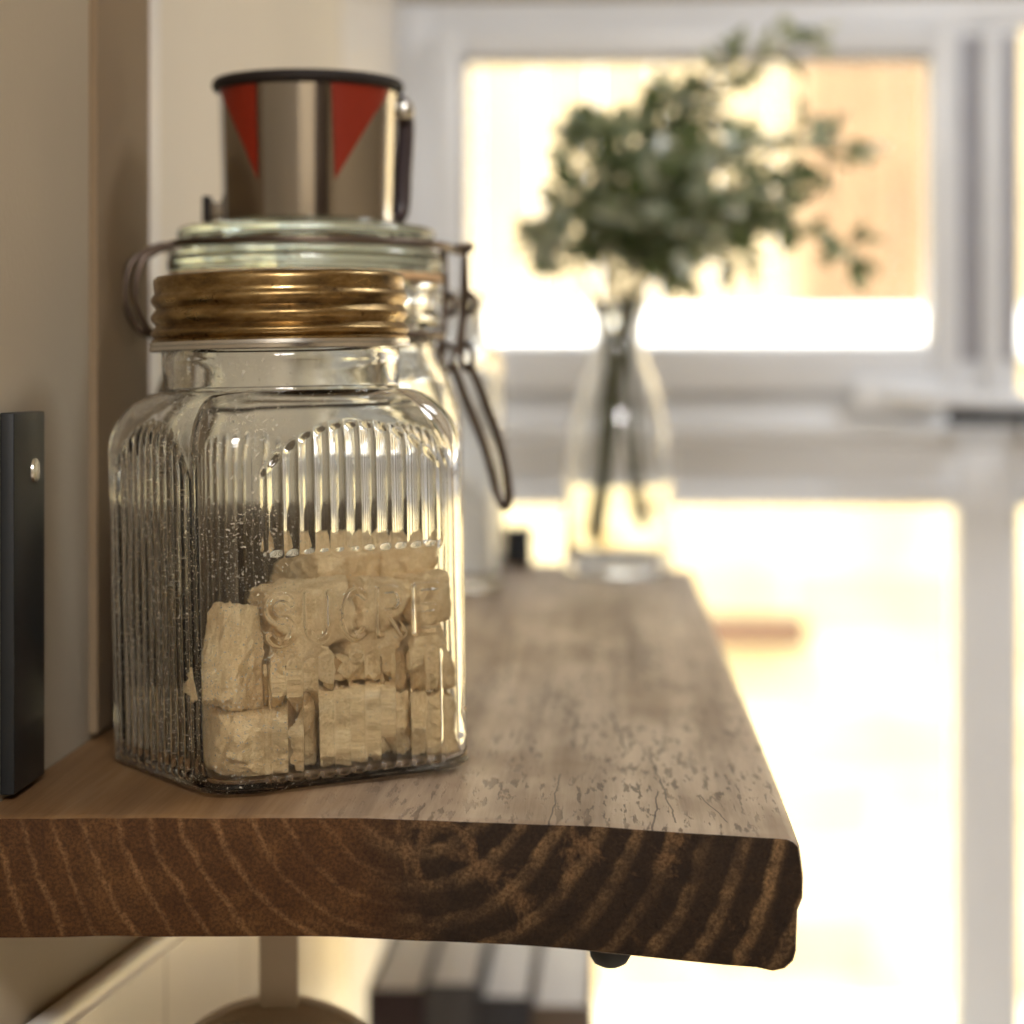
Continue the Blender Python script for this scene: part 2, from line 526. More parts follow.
# ------------------------------------------------------------------ sugar jar
JX, JY, JROT = 0.0845, 0.0915, math.radians(34.2)
JS, JR = 0.0995, 0.0155
LF = JS - 2 * JR

def letters():
    """strokes of S U C R E in a unit box each"""
    arc = lambda cx, cy, rx, ry, a0, a1, n=14: [(cx + rx * math.cos(math.radians(a0 + (a1 - a0) * i / n)), cy + ry * math.sin(math.radians(a0 + (a1 - a0) * i / n))) for i in range(n + 1)]
    Sx = [arc(0.5, 0.75, 0.45, 0.25, 25, 270) + arc(0.5, 0.25, 0.45, 0.25, 90, -155)]
    U = [[(0.06, 1), (0.06, 0.32)] + arc(0.5, 0.32, 0.44, 0.32, 180, 360) + [(0.94, 1)]]
    Cc = [arc(0.55, 0.5, 0.5, 0.5, 50, 310, 20)]
    Rr = [[(0.06, 0), (0.06, 1), (0.5, 1)] + arc(0.5, 0.74, 0.42, 0.26, 90, -90) + [(0.06, 0.48)], [(0.45, 0.48), (0.95, 0)]]
    E = [[(0.92, 1), (0.08, 1), (0.08, 0), (0.95, 0)], [(0.08, 0.52), (0.8, 0.52)]]
    segs = []
    w, h, gap, x = 0.0094, 0.0150, 0.0041, -0.0306
    for g in (Sx, U, Cc, Rr, E):
        for pl in g:
            q = [(x + a * w, 0.0480 + b * h) for a, b in pl]
            segs += list(zip(q, q[1:]))
        x += w + gap
    return np.array(segs)
SEG = letters()

def text_height(u, z):
    """distance field of the raised word, vectorised over u, z arrays"""
    d = np.full(u.shape, 1.0)
    for (ax, az), (bx, bz) in SEG:
        vx, vz = bx - ax, bz - az
        L2 = vx * vx + vz * vz + 1e-12
        t = np.clip(((u - ax) * vx + (z - az) * vz) / L2, 0, 1)
        d = np.minimum(d, np.hypot(u - ax - t * vx, z - az - t * vz))
    t = np.clip((0.00160 - d) / 0.0008, 0, 1)
    return 0.00170 * t * t * (3 - 2 * t)

def sstep(a, b, x):
    t = np.clip((x - a) / (b - a), 0, 1)
    return t * t * (3 - 2 * t)

def ring_def():
    """perimeter of the rounded square: (side, u, corner angle) samples, counter-clockwise from the front face's left end"""
    out = []
    NF, NS, NC = 210, 120, 14
    for s in range(4):
        n = NF if s == 0 else NS
        for i in range(n): out.append((s, -LF / 2 + LF * i / n, None))
        for i in range(NC): out.append((s, LF / 2, (PI / 2) * i / NC))
    return out
RING = ring_def()
SIDE = np.array([r[0] for r in RING])
UU = np.array([r[1] for r in RING])
CA = np.array([0 if r[2] is None else r[2] for r in RING])
ISF = np.array([r[2] is None for r in RING])
BASE = -PI / 2 + SIDE * PI / 2                       # outward direction of each side
NRM = np.stack([np.cos(BASE + CA), np.sin(BASE + CA)], 1)
TAN = np.stack([-np.sin(BASE), np.cos(BASE)], 1)
OUT = np.stack([np.cos(BASE), np.sin(BASE)], 1)

def ring_xy(half, r):
    lf = (half - r)
    k = lf / (LF / 2)
    return OUT * lf + TAN * (UU * k)[:, None] + NRM * r

def circ_xy(rad):
    p = ring_xy(JS / 2, JR)
    a = np.arctan2(p[:, 1], p[:, 0])
    return np.stack([np.cos(a), np.sin(a)], 1) * rad

def relief(z):
    zz = np.full(UU.shape, z)
    front = SIDE == 0
    uc = np.where(front, UU - 0.0015, UU)
    e = np.abs(uc) / (LF / 2)
    arch = 0.1195 - 0.0165 * e ** 2.4
    pitch = LF / np.where(front, 12.0, 12.0)
    rib = np.abs(np.cos(PI * uc / pitch)) ** 0.75
    upper = sstep(0.0755, 0.0785, zz) * (1 - sstep(arch - 0.003, arch, zz))
    lower = sstep(0.0026, 0.0046, zz) * (1 - sstep(0.0405, 0.0435, zz))
    whole = sstep(0.0026, 0.0046, zz) * (1 - sstep(arch - 0.003, arch, zz))
    m = np.where(front, np.maximum(upper, lower), whole)
    m = m * (1 - sstep(0.93, 1.0, e)) * ISF
    d = 0.00115 * rib * m
    if 0.044 < z < 0.067:
        d = d + np.where(front & ISF, text_height(UU, zz), 0)
    return d

def jar_body():
    rows = []
    def add(xy, z): rows.append(np.column_stack([xy, np.full(len(xy), z)]))
    h = JS / 2
    # underside
    add(ring_xy(h - 0.0110, JR - 0.006), 0.0008)
    add(ring_xy(h - 0.0060, JR - 0.004), 0.0006)
    add(ring_xy(h - 0.0042, JR - 0.003), 0.0000)
    for a in range(0, 91, 15):
        q = math.radians(a)
        add(ring_xy(h - 0.0025 + 0.0025 * math.sin(q), JR - 0.0006), 0.0025 - 0.0025 * math.cos(q))
    zs = list(np.arange(0.0028, 0.0075, 0.0006)) + list(np.arange(0.008, 0.040, 0.002)) + list(np.arange(0.0400, 0.0442, 0.0006)) + list(np.arange(0.0445, 0.0670, 0.00036)) \
        + list(np.arange(0.068, 0.0750, 0.002)) + list(np.arange(0.0752, 0.0790, 0.0006)) + list(np.arange(0.080, 0.099, 0.002)) + list(np.arange(0.0995, 0.1080, 0.0008))
    def wob(z):
        return np.array([0.00022 * noise.noise(Vector((p[0] * 40, p[1] * 40, z * 26))) for p in ring_xy(h, JR)])
    for z in zs:
        add(ring_xy(h, JR) + NRM * (relief(z) + wob(z))[:, None], z)
    rn = 0.0412
    sq, ci = ring_xy(h, JR), circ_xy(rn)
    for i in range(1, 27):
        t = i / 26 * PI / 2
        z = 0.108 + 0.0218 * math.sin(t)
        b = 1 - math.cos(t)
        add(sq * (1 - b) + ci * b + NRM * (relief(z) + wob(z) * 2.2 * (1 - b))[:, None], z)
    for z, r in ((0.1306, 0.04085), (0.1316, 0.0409), (0.1335, 0.0411), (0.140, 0.0412), (0.1432, 0.0412), (0.1440, 0.0400), (0.147, 0.0396), (0.160, 0.0396), (0.1655, 0.0396), (0.1668, 0.0388)):
        add(circ_xy(r), z)
    # inside
    for z, r in ((0.1667, 0.0368), (0.1652, 0.0362), (0.150, 0.0366), (0.138, 0.0374), (0.1310, 0.0376)):
        add(circ_xy(r), z)
    hi, ri = h - 0.0036, JR - 0.0036
    sqi, cii = ring_xy(hi, ri), circ_xy(0.0378)
    for i in range(16, -1, -1):
        t = i / 16 * PI / 2
        b = 1 - math.cos(t)
        add(sqi * (1 - b) + cii * b, 0.1065 + 0.0208 * math.sin(t))
    for z in np.arange(0.098, 0.008, -0.008): add(sqi, z)
    for a in range(90, -1, -18):
        q = math.radians(a)
        add(ring_xy(hi - 0.003 + 0.003 * math.sin(q), max(0.004, ri - 0.002)), 0.0058 - 0.003 * math.cos(q))
    add(ring_xy(hi - 0.02, 0.004), 0.0028)
    n = len(UU)
    V = np.concatenate(rows)
    F = []
    for k in range(len(rows) - 1):
        a = np.arange(n)
        b = (a + 1) % n
        F += np.column_stack([k * n + a, k * n + b, (k + 1) * n + b, (k + 1) * n + a]).tolist()
    V = V.tolist()
    c0, c1 = len(V), len(V) + 1
    V += [(0, 0, 0.0008), (0, 0, 0.0028)]
    last = (len(rows) - 1) * n
    for i in range(n):
        j = (i + 1) % n
        F.append((j, i, c0))
        F.append((last + i, last + j, c1))
    return V, F

TILT = math.radians(-1.15)       # the jar leans towards the wall on the cupped board
jar = thing('sugar_jar', 'square ribbed glass jar with raised word SUCRE and brass screw lid', 'jar', (JX, JY, 0.0008))
jar.rotation_euler = (Matrix.Rotation(TILT, 3, 'Y') @ Matrix.Rotation(JROT, 3, 'Z')).to_euler()
JM = Matrix.Translation(jar.location) @ jar.rotation_euler.to_matrix().to_4x4()
obj('glass_body', jar_body(), MAT['jar'], jar, True)
lp = [(0, 0.1712), (0.030, 0.1712), (0.0400, 0.1710), (0.0425, 0.1706), (0.0434, 0.1698), (0.0436, 0.1685)]
def bead(z, r, h, n=7): return [(r + 0.0013 * math.sin(PI * i / n), z - h * i / n) for i in range(n + 1)]
lp += [(0.0434, 0.1660)] + bead(0.1648, 0.0432, 0.0046) + [(0.0428, 0.1596)] + bead(0.1588, 0.0433, 0.0046) + [(0.0430, 0.1536)] + bead(0.1528, 0.0436, 0.0034)
lp += [(0.0442, 0.1490), (0.0446, 0.1486), (0.0444, 0.1482), (0.0432, 0.1482), (0.0414, 0.1500), (0.0412, 0.1665), (0.0405, 0.1690), (0, 0.1694)]
LZ = -0.0012
lp = [(r, z + LZ) for r, z in lp]
lid = obj('screw_lid', lathe(list(reversed(lp)), 128), MAT['brass'], jar, True, 60)
lid['label'] = 'tarnished brass screw lid with ridges'
rp = [(r, z + LZ) for r, z in [(0.0416, 0.1448), (0.0444, 0.1448), (0.0451, 0.1452), (0.0452, 0.1462), (0.0447, 0.1466), (0.0451, 0.1470), (0.0450, 0.1479), (0.0444, 0.1482), (0.0416, 0.1482)]]
ring = obj('lid_ring', lathe(rp, 128, True), MAT['zinc'], jar, True, 50)
ring['label'] = 'silver ring below the brass lid'

# sugar lumps, each at its own place in the jar (coordinates of the jar: x along the lettered face, y to the back)
def lump(sx, sy, sz, seed, chip=0.30, n=24):
    rnd = random.Random(seed)
    off = Vector((rnd.random() * 50, rnd.random() * 50, rnd.random() * 50))
    cuts = []
    for _ in range(4):
        d = Vector((rnd.choice((-1, 1)) * rnd.uniform(0.5, 1), rnd.choice((-1, 1)) * rnd.uniform(0.5, 1), rnd.choice((-1, 1)) * rnd.uniform(0.5, 1))).normalized()
        cuts.append((d, rnd.uniform(1.32 - chip, 1.62 - chip)))
    V, F, idx = [], [], {}
    def vert(i, j, k):
        key = (i, j, k)
        if key not in idx:
            p = Vector((2 * i / n - 1, 2 * j / n - 1, 2 * k / n - 1))
            q = p.copy()
            m = 8.0
            nn = (abs(p.x) ** m + abs(p.y) ** m + abs(p.z) ** m) ** (1 / m)
            q = p / nn
            for d, c in cuts:
                e = q.dot(d) - c
                if e > 0: q -= d * e
            a = noise.noise(q * 1.5 + off) * 0.10 + noise.noise(q * 4.0 + off) * 0.07 + noise.noise(q * 9 + off) * 0.055 + noise.noise(q * 20 + off) * 0.03
            q = q * (0.97 + a)
            idx[key] = len(V)
            V.append((q.x * sx / 2, q.y * sy / 2, q.z * sz / 2))
        return idx[key]
    for a in range(n):
        for b in range(n):
            F += [(vert(a, b, 0), vert(a, b + 1, 0), vert(a + 1, b + 1, 0), vert(a + 1, b, 0)),
                  (vert(a, b, n), vert(a + 1, b, n), vert(a + 1, b + 1, n), vert(a, b + 1, n)),
                  (vert(a, 0, b), vert(a + 1, 0, b), vert(a + 1, 0, b + 1), vert(a, 0, b + 1)),
                  (vert(a, n, b), vert(a, n, b + 1), vert(a + 1, n, b + 1), vert(a + 1, n, b)),
                  (vert(0, a, b), vert(0, a, b + 1), vert(0, a + 1, b + 1), vert(0, a + 1, b)),
                  (vert(n, a, b), vert(n, a + 1, b), vert(n, a + 1, b + 1), vert(n, a, b + 1))]
    return V, F

HID = 'brown sugar lump hidden behind the lumps at the front of the jar'
LUMPS = [  # x, y, z, sx, sy, sz, rx, ry, rz, chip, label
    (-0.0285, -0.0295, 0.0145, 28, 26, 22, 2, 4, 9, .30, 'block of brown sugar on the jar floor at its near corner'),
    (0.0070, -0.0300, 0.0170, 32, 25, 27, 0, -3, -4, .30, 'widest brown sugar block on the jar floor, below the raised letter C'),
    (0.0345, -0.0290, 0.0145, 21, 26, 22, 0, 5, 5, .34, 'brown sugar block on the jar floor at the far end of the lettered face'),
    (-0.0330, -0.0290, 0.0425, 20, 19, 34, 6, 15, 34, .62, 'tall rounded sugar chip leaning on the glass near the smooth corner'),
    (-0.0125, -0.0320, 0.0350, 23, 19, 24, 6, 38, 14, .60, 'wedge of brown sugar below the raised letter U'),
    (-0.0080, -0.0300, 0.0550, 30, 20, 22, 8, -8, -10, .52, 'crumbly sugar lump behind the raised letters S and U'),
    (0.0130, -0.0270, 0.0405, 24, 22, 18, 0, 4, 10, .36, 'dark recessed sugar lump under the letters C and R'),
    (0.0170, -0.0300, 0.0560, 23, 20, 19, -3, 8, 9, .44, 'brown sugar lump behind the raised letter R'),
    (0.0365, -0.0310, 0.0370, 18, 22, 22, 0, 2, -4, .34, 'small upright sugar lump beside the far glass edge, second from the floor'),
    (0.0360, -0.0300, 0.0575, 17, 22, 18, 4, -8, 7, .42, 'small sugar lump behind the raised letter E'),
    (0.0090, -0.0180, 0.0710, 27, 24, 20, 0, 6, 12, .40, 'topmost brown sugar lump in the jar, above the letter C'),
    (0.0350, -0.0170, 0.0690, 22, 24, 19, 0, -6, -8, .44, 'upper sugar lump in the jar above the letters R and E'),
    (-0.0290, 0.0020, 0.0140, 26, 27, 22, 0, 0, -5, .34, HID),
    (0.0020, 0.0000, 0.0145, 27, 27, 22, 0, 0, 7, .34, HID),
    (0.0310, 0.0000, 0.0145, 24, 27, 22, 0, 0, -4, .34, HID),
    (-0.0280, 0.0300, 0.0140, 26, 25, 22, 0, 0, 5, .34, HID),
    (0.0020, 0.0300, 0.0145, 27, 26, 22, 0, 0, -4, .34, HID),
    (0.0310, 0.0300, 0.0145, 25, 26, 22, 0, 0, 4, .34, HID),
    (0.0030, -0.0040, 0.0405, 25, 24, 22, 0, 0, 8, .34, HID),
    (0.0310, -0.0030, 0.0405, 24, 24, 22, 0, 0, -6, .34, HID),
    (0.0020, 0.0250, 0.0400, 26, 26, 22, 0, 0, -9, .34, HID),
    (0.0300, 0.0260, 0.0400, 25, 26, 22, 0, 0, 4, .34, HID),
    (0.0190, 0.0180, 0.0625, 28, 26, 20, 0, 0, 12, .34, HID),
]
for k, (x, y, z, sx, sy, sz, rx, ry, rz, chip, lab) in enumerate(LUMPS):
    o = obj('sugar_lump', lump(sx / 1000, sy / 1000, sz / 1000, 40 + k, chip), MAT['sugar'])
    o.matrix_world = JM @ Matrix.Translation((x, y, z)) @ Euler((math.radians(rx), math.radians(ry), math.radians(rz))).to_matrix().to_4x4()
    tag(o, lab, 'sugar lump', 'brown sugar lumps in the glass jar')

# ------------------------------------------------------------------ clip-top jar behind
CX, CY = 0.0715, 0.2262
CB = 0.0005
cj = thing('clip_top_jar', 'round greenish clip-top glass jar with wire bail, behind the sugar jar', 'jar', (CX, CY, CB))
bp = [(0, 0.003), (0.050, 0.003), (0.056, 0.0), (0.061, 0.001), (0.0635, 0.006), (0.064, 0.02), (0.064, 0.115), (0.0625, 0.128), (0.0585, 0.140), (0.0545, 0.147), (0.0525, 0.152), (0.0525, 0.158), (0.0550, 0.160), (0.0555, 0.163), (0.0540, 0.165), (0.0525, 0.166),
      (0.0525, 0.1735), (0.0550, 0.1745), (0.0552, 0.1765), (0.0515, 0.1775), (0.0475, 0.1775), (0.0470, 0.172), (0.0475, 0.155), (0.0500, 0.145), (0.0560, 0.134), (0.0595, 0.122), (0.0605, 0.10), (0.0605, 0.02), (0.058, 0.010), (0.052, 0.0075), (0, 0.0075)]
obj('glass_body', lathe([(r, z if z < 0.02 else z - 0.0045) for r, z in bp], 96), MAT['green'], cj, True, 50)
cf = tag(obj('coffee_beans', lathe([(0, 0.008), (0.0515, 0.008), (0.0572, 0.0108), (0.0598, 0.0205), (0.0600, 0.074), (0.055, 0.079), (0.03, 0.081), (0, 0.080)], 64), MAT['beans'], None, True, 60),
         'dark brown coffee beans in the lower half of the clip-top jar', 'coffee beans', kind='stuff')
cf.location = (CX, CY, CB)
obj('rubber_seal', lathe([(0.048, 0.1778), (0.0558, 0.1778), (0.0562, 0.1792), (0.0558, 0.1806), (0.048, 0.1806)], 72, True), MAT['rubber'], cj, True, 40)['label'] = 'pale orange rubber ring'
lidp = [(0, 0.1765), (0.040, 0.1765), (0.0445, 0.1775), (0.0455, 0.1808), (0.0545, 0.1808), (0.0562, 0.1820), (0.0566, 0.1845), (0.0560, 0.1880), (0.0535, 0.1905), (0.0515, 0.1912), (0.0510, 0.1930), (0.0524, 0.1950), (0.0528, 0.1970), (0.0520, 0.1992), (0.0500, 0.2000), (0.040, 0.2000), (0.038, 0.1985), (0, 0.1985)]
obj('glass_lid', lathe(lidp, 96), MAT['greenlid'], cj, True, 50)
BA = math.radians(30)
def bp_(t, s, z):      # point at t along the hinge axis and s across it, in the jar's frame
    if t > 0: t += 0.0035
    return (t * math.cos(BA) - s * math.sin(BA), t * math.sin(BA) + s * math.cos(BA), z)
wr = 0.0015
def arc_ring(r, z, a0, a1, n=40): return [(r * math.cos(BA + math.radians(a0 + (a1 - a0) * i / n)), r * math.sin(BA + math.radians(a0 + (a1 - a0) * i / n)), z) for i in range(n + 1)]
bail = obj('bail_wire', tube(bez([bp_(-0.0625, 0.0, 0.155), bp_(-0.069, 0.006, 0.158), bp_(-0.0745, 0.007, 0.170), bp_(-0.0720, 0.007, 0.184), bp_(-0.064, 0.007, 0.190)], 8) + [Vector(p) for p in arc_ring(0.0592, 0.1918, 173, 18, 40)] + [Vector(bp_(0.0640, 0.010, 0.1912))], wr), MAT['wire'], cj)
obj('bail_wire', tube(bez([bp_(-0.0625, 0.0, 0.155), bp_(-0.069, -0.006, 0.158), bp_(-0.0745, -0.007, 0.170), bp_(-0.0720, -0.007, 0.184), bp_(-0.064, -0.007, 0.190)], 8) + [Vector(p) for p in arc_ring(0.0592, 0.1918, 187, 342, 40)] + [Vector(bp_(0.0640, -0.010, 0.1912))], wr), MAT['wire'], cj)
obj('neck_wire', tube(arc_ring(0.0560, 0.1560, 0, 360, 72)[:-1], wr, closed=True), MAT['wire'], cj)
cl = join(
    tube(bez([bp_(0.0640, -0.010, 0.1912), bp_(0.0645, -0.010, 0.172), bp_(0.063, -0.009, 0.160), bp_(0.0610, -0.009, 0.148)], 8), wr),
    tube(bez([bp_(0.0640, 0.010, 0.1912), bp_(0.0645, 0.010, 0.172), bp_(0.063, 0.009, 0.160), bp_(0.0610, 0.009, 0.148)], 8), wr),
    tube(bez([bp_(0.0660, -0.006, 0.190), bp_(0.0655, -0.005, 0.170), bp_(0.0650, -0.005, 0.152)], 8), wr),
    tube(bez([bp_(0.0640, -0.010, 0.1912), bp_(0.0655, -0.013, 0.1935), bp_(0.0690, 0.0, 0.1945), bp_(0.0655, 0.013, 0.1935), bp_(0.0640, 0.010, 0.1912)], 6), wr),
)
obj('clasp', cl, MAT['wire'], cj)
for sgn in (-1, 1):
    loop = [bp_(0.0655 + 0.0, sgn * 0.009 + 0.0055 * math.cos(2 * PI * i / 18), 0.1475 + 0.0055 * math.sin(2 * PI * i / 18)) for i in range(18)]
    obj('clasp_loop', tube(loop, 0.0013, closed=True), MAT['wire'], cj)
    loop = [bp_(0.0668, sgn * 0.009 + 0.0042 * math.cos(2 * PI * i / 18), 0.1700 + 0.0042 * math.sin(2 * PI * i / 18)) for i in range(18)]
    obj('clasp_loop', tube(loop, 0.0013, closed=True), MAT['wire'], cj)
lever = join(*[tube(bez([bp_(0.0668, s * 0.008, 0.1455), bp_(0.0735, s * 0.009, 0.130), bp_(0.0825, s * 0.008, 0.108), bp_(0.0870, s * 0.006, 0.090), bp_(0.0880, s * 0.003, 0.0845), bp_(0.0882, 0, 0.0830)], 8), 0.0018) for s in (-1, 1)])
obj('lever', lever, MAT['wire'], cj)

for ch in list(cj.children):
    if not ch.name.startswith('glass_body'): ch.location.z -= 0.0045

# steel beaker on its lid
BZ = CB + 0.1957
bk = thing('steel_beaker', 'polished steel beaker with red triangles and black rim, on the clip-top jar lid', 'beaker', (CX + 0.0008, CY, BZ))
bh = 0.0598
br_ = lambda z: 0.0350 + 0.0017 * z / bh
bprof = [(0, 0.0), (0.034, 0.0), (0.0348, 0.0008)] + [(br_(z), z) for z in (0.003, 0.02, 0.04, bh - 0.0035)] + [(br_(bh) - 0.0012, bh - 0.0035), (0.0335, 0.004), (0, 0.0035)]
obj('cup', lathe(bprof, 96), MAT['steel'], bk, True, 50)
rimp = [(br_(bh) + 0.0007 + 0.0018 * math.cos(t), bh - 0.0022 + 0.0026 * math.sin(t)) for t in np.linspace(0, 2 * PI, 13)[:-1]]
obj('rim', lathe(rimp, 96, True), MAT['rim'], bk)['label'] = 'black rim'
def tri(a0, a1, apex, z0, z1, mid, n=24):
    """curved triangular enamel panel, its base at the rim, its sides straight as seen from the angle mid"""
    sn = lambda a: math.sin(math.radians(a - mid))
    V, F = [], []
    rows = 20
    for r in range(rows + 1):
        t = r / rows
        z = z1 + (z0 - z1) * t
        l, rr = sn(a0) + (sn(apex) - sn(a0)) * t, sn(a1) + (sn(apex) - sn(a1)) * t
        for i in range(n + 1):
            a = math.radians(mid) + math.asin(l + (rr - l) * i / n)
            for q in (0.0001, 0.0005):
                V.append(((br_(z) + q) * math.cos(a), (br_(z) + q) * math.sin(a), z))
    w = 2 * (n + 1)
    for r in range(rows):
        for i in range(n):
            a = r * w + 2 * i
            F.append((a + 1, a + w + 1, a + w + 3, a + 3))
    return V, F
for a0, a1, ap, mid in ((198, 244, 244.5, 278), (292, 345, 295, 278), (20, 66, 62, 98), (112, 165, 115, 98)):
    obj('triangle', tri(a0, a1, ap, bh * 0.28, bh - 0.0034, mid), MAT['red'], bk)['label'] = 'red triangle'
hd = obj('handle', join(tube(bez([(0.034, 0.012, 0.050), (0.0370, 0.016, 0.052), (0.0385, 0.017, 0.044), (0.0375, 0.017, 0.025), (0.0365, 0.016, 0.008), (0.033, 0.013, 0.004)], 8), 0.0036, 12)), MAT['handle'], bk)
hd['label'] = 'dark plum handle'
obj('handle_rivet', lathe([(0, -0.004), (0.003, -0.0035), (0.0042, 0), (0.003, 0.0035), (0, 0.004)], 20), MAT['screw'], hd, True, 60, (0.0385, 0.010, 0.049))
obj('lug', join(box(-0.0405, -0.0330, -0.003, 0.003, 0.003, 0.0105, 0.0006)), MAT['steel'], bk, True, 40)
obj('lug_cap', box(-0.0432, -0.0402, -0.004, 0.004, 0.0012, 0.0130, 0.0006), MAT['rim'], bk, True, 40)

# ------------------------------------------------------------------ things at the far end of the shelf
def to_world(lat, D): return (CAM.x + lat * math.cos(TH) - D * math.sin(TH), CAM.y + lat * math.sin(TH) + D * math.cos(TH))
gx, gy = 0.0770, 0.735
gj = thing('storage_jar', 'tall glass storage jar half hidden behind the clip-top jar, far along the shelf', 'jar', (gx, gy, 0.0006))
gp = [(0, 0.004), (0.040, 0.004), (0.044, 0), (0.0485, 0.001), (0.050, 0.006), (0.050, 0.135), (0.047, 0.150), (0.040, 0.160), (0.038, 0.166), (0.038, 0.178), (0.0362, 0.179), (0.0355, 0.178), (0.0355, 0.165), (0.0375, 0.158), (0.0445, 0.147), (0.0470, 0.134), (0.0470, 0.010), (0.044, 0.008), (0, 0.008)]
obj('glass_body', lathe(gp, 64), MAT['clear'], gj, True, 50)
obj('glass_stopper', lathe([(0, 0.1795), (0.0385, 0.1795), (0.0395, 0.183), (0.036, 0.187), (0.012, 0.188), (0.008, 0.192), (0.013, 0.199), (0.009, 0.206), (0, 0.207)], 48), MAT['clear'], gj, True, 50)
bt = thing('small_tin', 'small black tin beside the storage jar at the far end of the shelf', 'tin', (0.1275, 0.912, -0.0001))
obj('body', lathe([(0, 0.0), (0.0105, 0.0), (0.011, 0.0006), (0.011, 0.021), (0, 0.021)], 32), MAT['dark'], bt, True, 50)
obj('lid', lathe([(0, 0.0205), (0.0114, 0.0205), (0.0116, 0.021), (0.0116, 0.0265), (0.011, 0.0272), (0, 0.0272)], 32), MAT['black'], bt, True, 50)

VX, VY = 0.2005, 0.858
vz = -0.0022
vs = tag(obj('vase', lathe([(0, 0.006), (0.028, 0.006), (0.031, 0.0), (0.035, 0.001), (0.0375, 0.006), (0.0378, 0.02), (0.0372, 0.075), (0.034, 0.105), (0.026, 0.135), (0.019, 0.152), (0.0165, 0.162), (0.0165, 0.176), (0.020, 0.186), (0.0215, 0.188), (0.0212, 0.1895), (0.019, 0.188), (0.0145, 0.177), (0.0143, 0.162), (0.0168, 0.150), (0.0237, 0.133), (0.0317, 0.104), (0.0347, 0.074), (0.0352, 0.020), (0.033, 0.012), (0, 0.011)], 64), MAT['clear'], None, True, 50),
         'clear glass bottle vase of leafy stems at the far corner of the shelf', 'vase')
vs.location = (VX, VY, vz)

def leaf(V, F, p, d, up, L, w):
    d = d.normalized()
    s = d.cross(up)
    if s.length < 1e-4: s = d.orthogonal()
    s.normalize()
    nrm = s.cross(d)
    n0 = len(V)
    prof = [(0.0, 0.06), (0.18, 0.62), (0.42, 1.0), (0.68, 0.92), (0.88, 0.52), (1.0, 0.03)]
    for t, a in prof:
        c = p + d * (L * t) - nrm * (0.16 * L * t * t)
        V += [c - s * (w * a) + nrm * (w * a * 0.22), c, c + s * (w * a) + nrm * (w * a * 0.22)]
    for i in range(len(prof) - 1):
        a = n0 + 3 * i
        F += [(a, a + 1, a + 4, a + 3), (a + 1, a + 2, a + 5, a + 4)]

def sprig(tip, side, label, nleaf=22, first=0.30, L=0.0235, seed=0, group=None):
    rnd = random.Random(seed)
    a = rnd.uniform(0, 2 * PI)
    foot = Vector((VX - 0.018 * (1 if tip[0] > VX else -0.9) + rnd.uniform(-.006, .006), VY + rnd.uniform(-0.012, 0.012), vz + 0.016 + rnd.uniform(0, .02)))
    neck = Vector((VX + 0.008 * math.cos(a), VY + 0.008 * math.sin(a), vz + 0.170))
    tip = Vector(tip)
    mid = neck.lerp(tip, 0.5) + Vector(side)
    P = bez([foot, neck, mid, tip], 14)
    r = thing('leafy_sprig', label, 'sprig', tuple(neck), group=group)
    loc = [p - neck for p in P]
    obj('stem', tube(loc, [0.0019 - 0.0012 * i / (len(loc) - 1) for i in range(len(loc))], 7), MAT['stem'], r)
    V, F = [], []
    m = len(loc)
    nleaf = int(nleaf * 0.85) if tip.x < VX + 0.09 else nleaf + 4
    i0 = int(m * (0.36 + 0.64 * first * 0.5))
    for k in range(nleaf):
        q = i0 + (m - 2 - i0) * k / (nleaf - 1)
        i = int(q)
        p = loc[i].lerp(loc[i + 1], q - i)
        t = (loc[i + 1] - loc[i]).normalized()
        o = t.orthogonal().normalized()
        o = Matrix.Rotation(k * 2.4 + rnd.uniform(-.4, .4), 3, t) @ o
        # short side twig carrying three leaves
        tl = rnd.uniform(0.006, 0.028) * (1.15 - 0.6 * k / nleaf)
        e = p + (o + t * 0.6).normalized() * tl
        tv, tf = tube([p, e], 0.0005, 5)
        n0 = len(V); V += [Vector(x) for x in tv]; F += [tuple(z + n0 for z in f) for f in tf]
        for c in range(3):
            d = (o * rnd.uniform(.3, 1) + t * rnd.uniform(.2, .9) + Vector((rnd.uniform(-.7, .7), rnd.uniform(-.7, .7), rnd.uniform(-.5, .6)))).normalized()
            base = p.lerp(e, 1 - 0.3 * c)
            up = Vector((rnd.uniform(-.5, .5), rnd.uniform(-.8, .3), 1)).normalized()
            ll = L * rnd.uniform(0.65, 1.1)
            leaf(V, F, base, d, up, ll, ll * rnd.uniform(0.30, 0.40))
    leaf(V, F, loc[-1], (loc[-1] - loc[-3]), Vector((0, -0.4, 1)), L * 0.9, L * 0.32)
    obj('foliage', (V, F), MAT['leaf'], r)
    return r

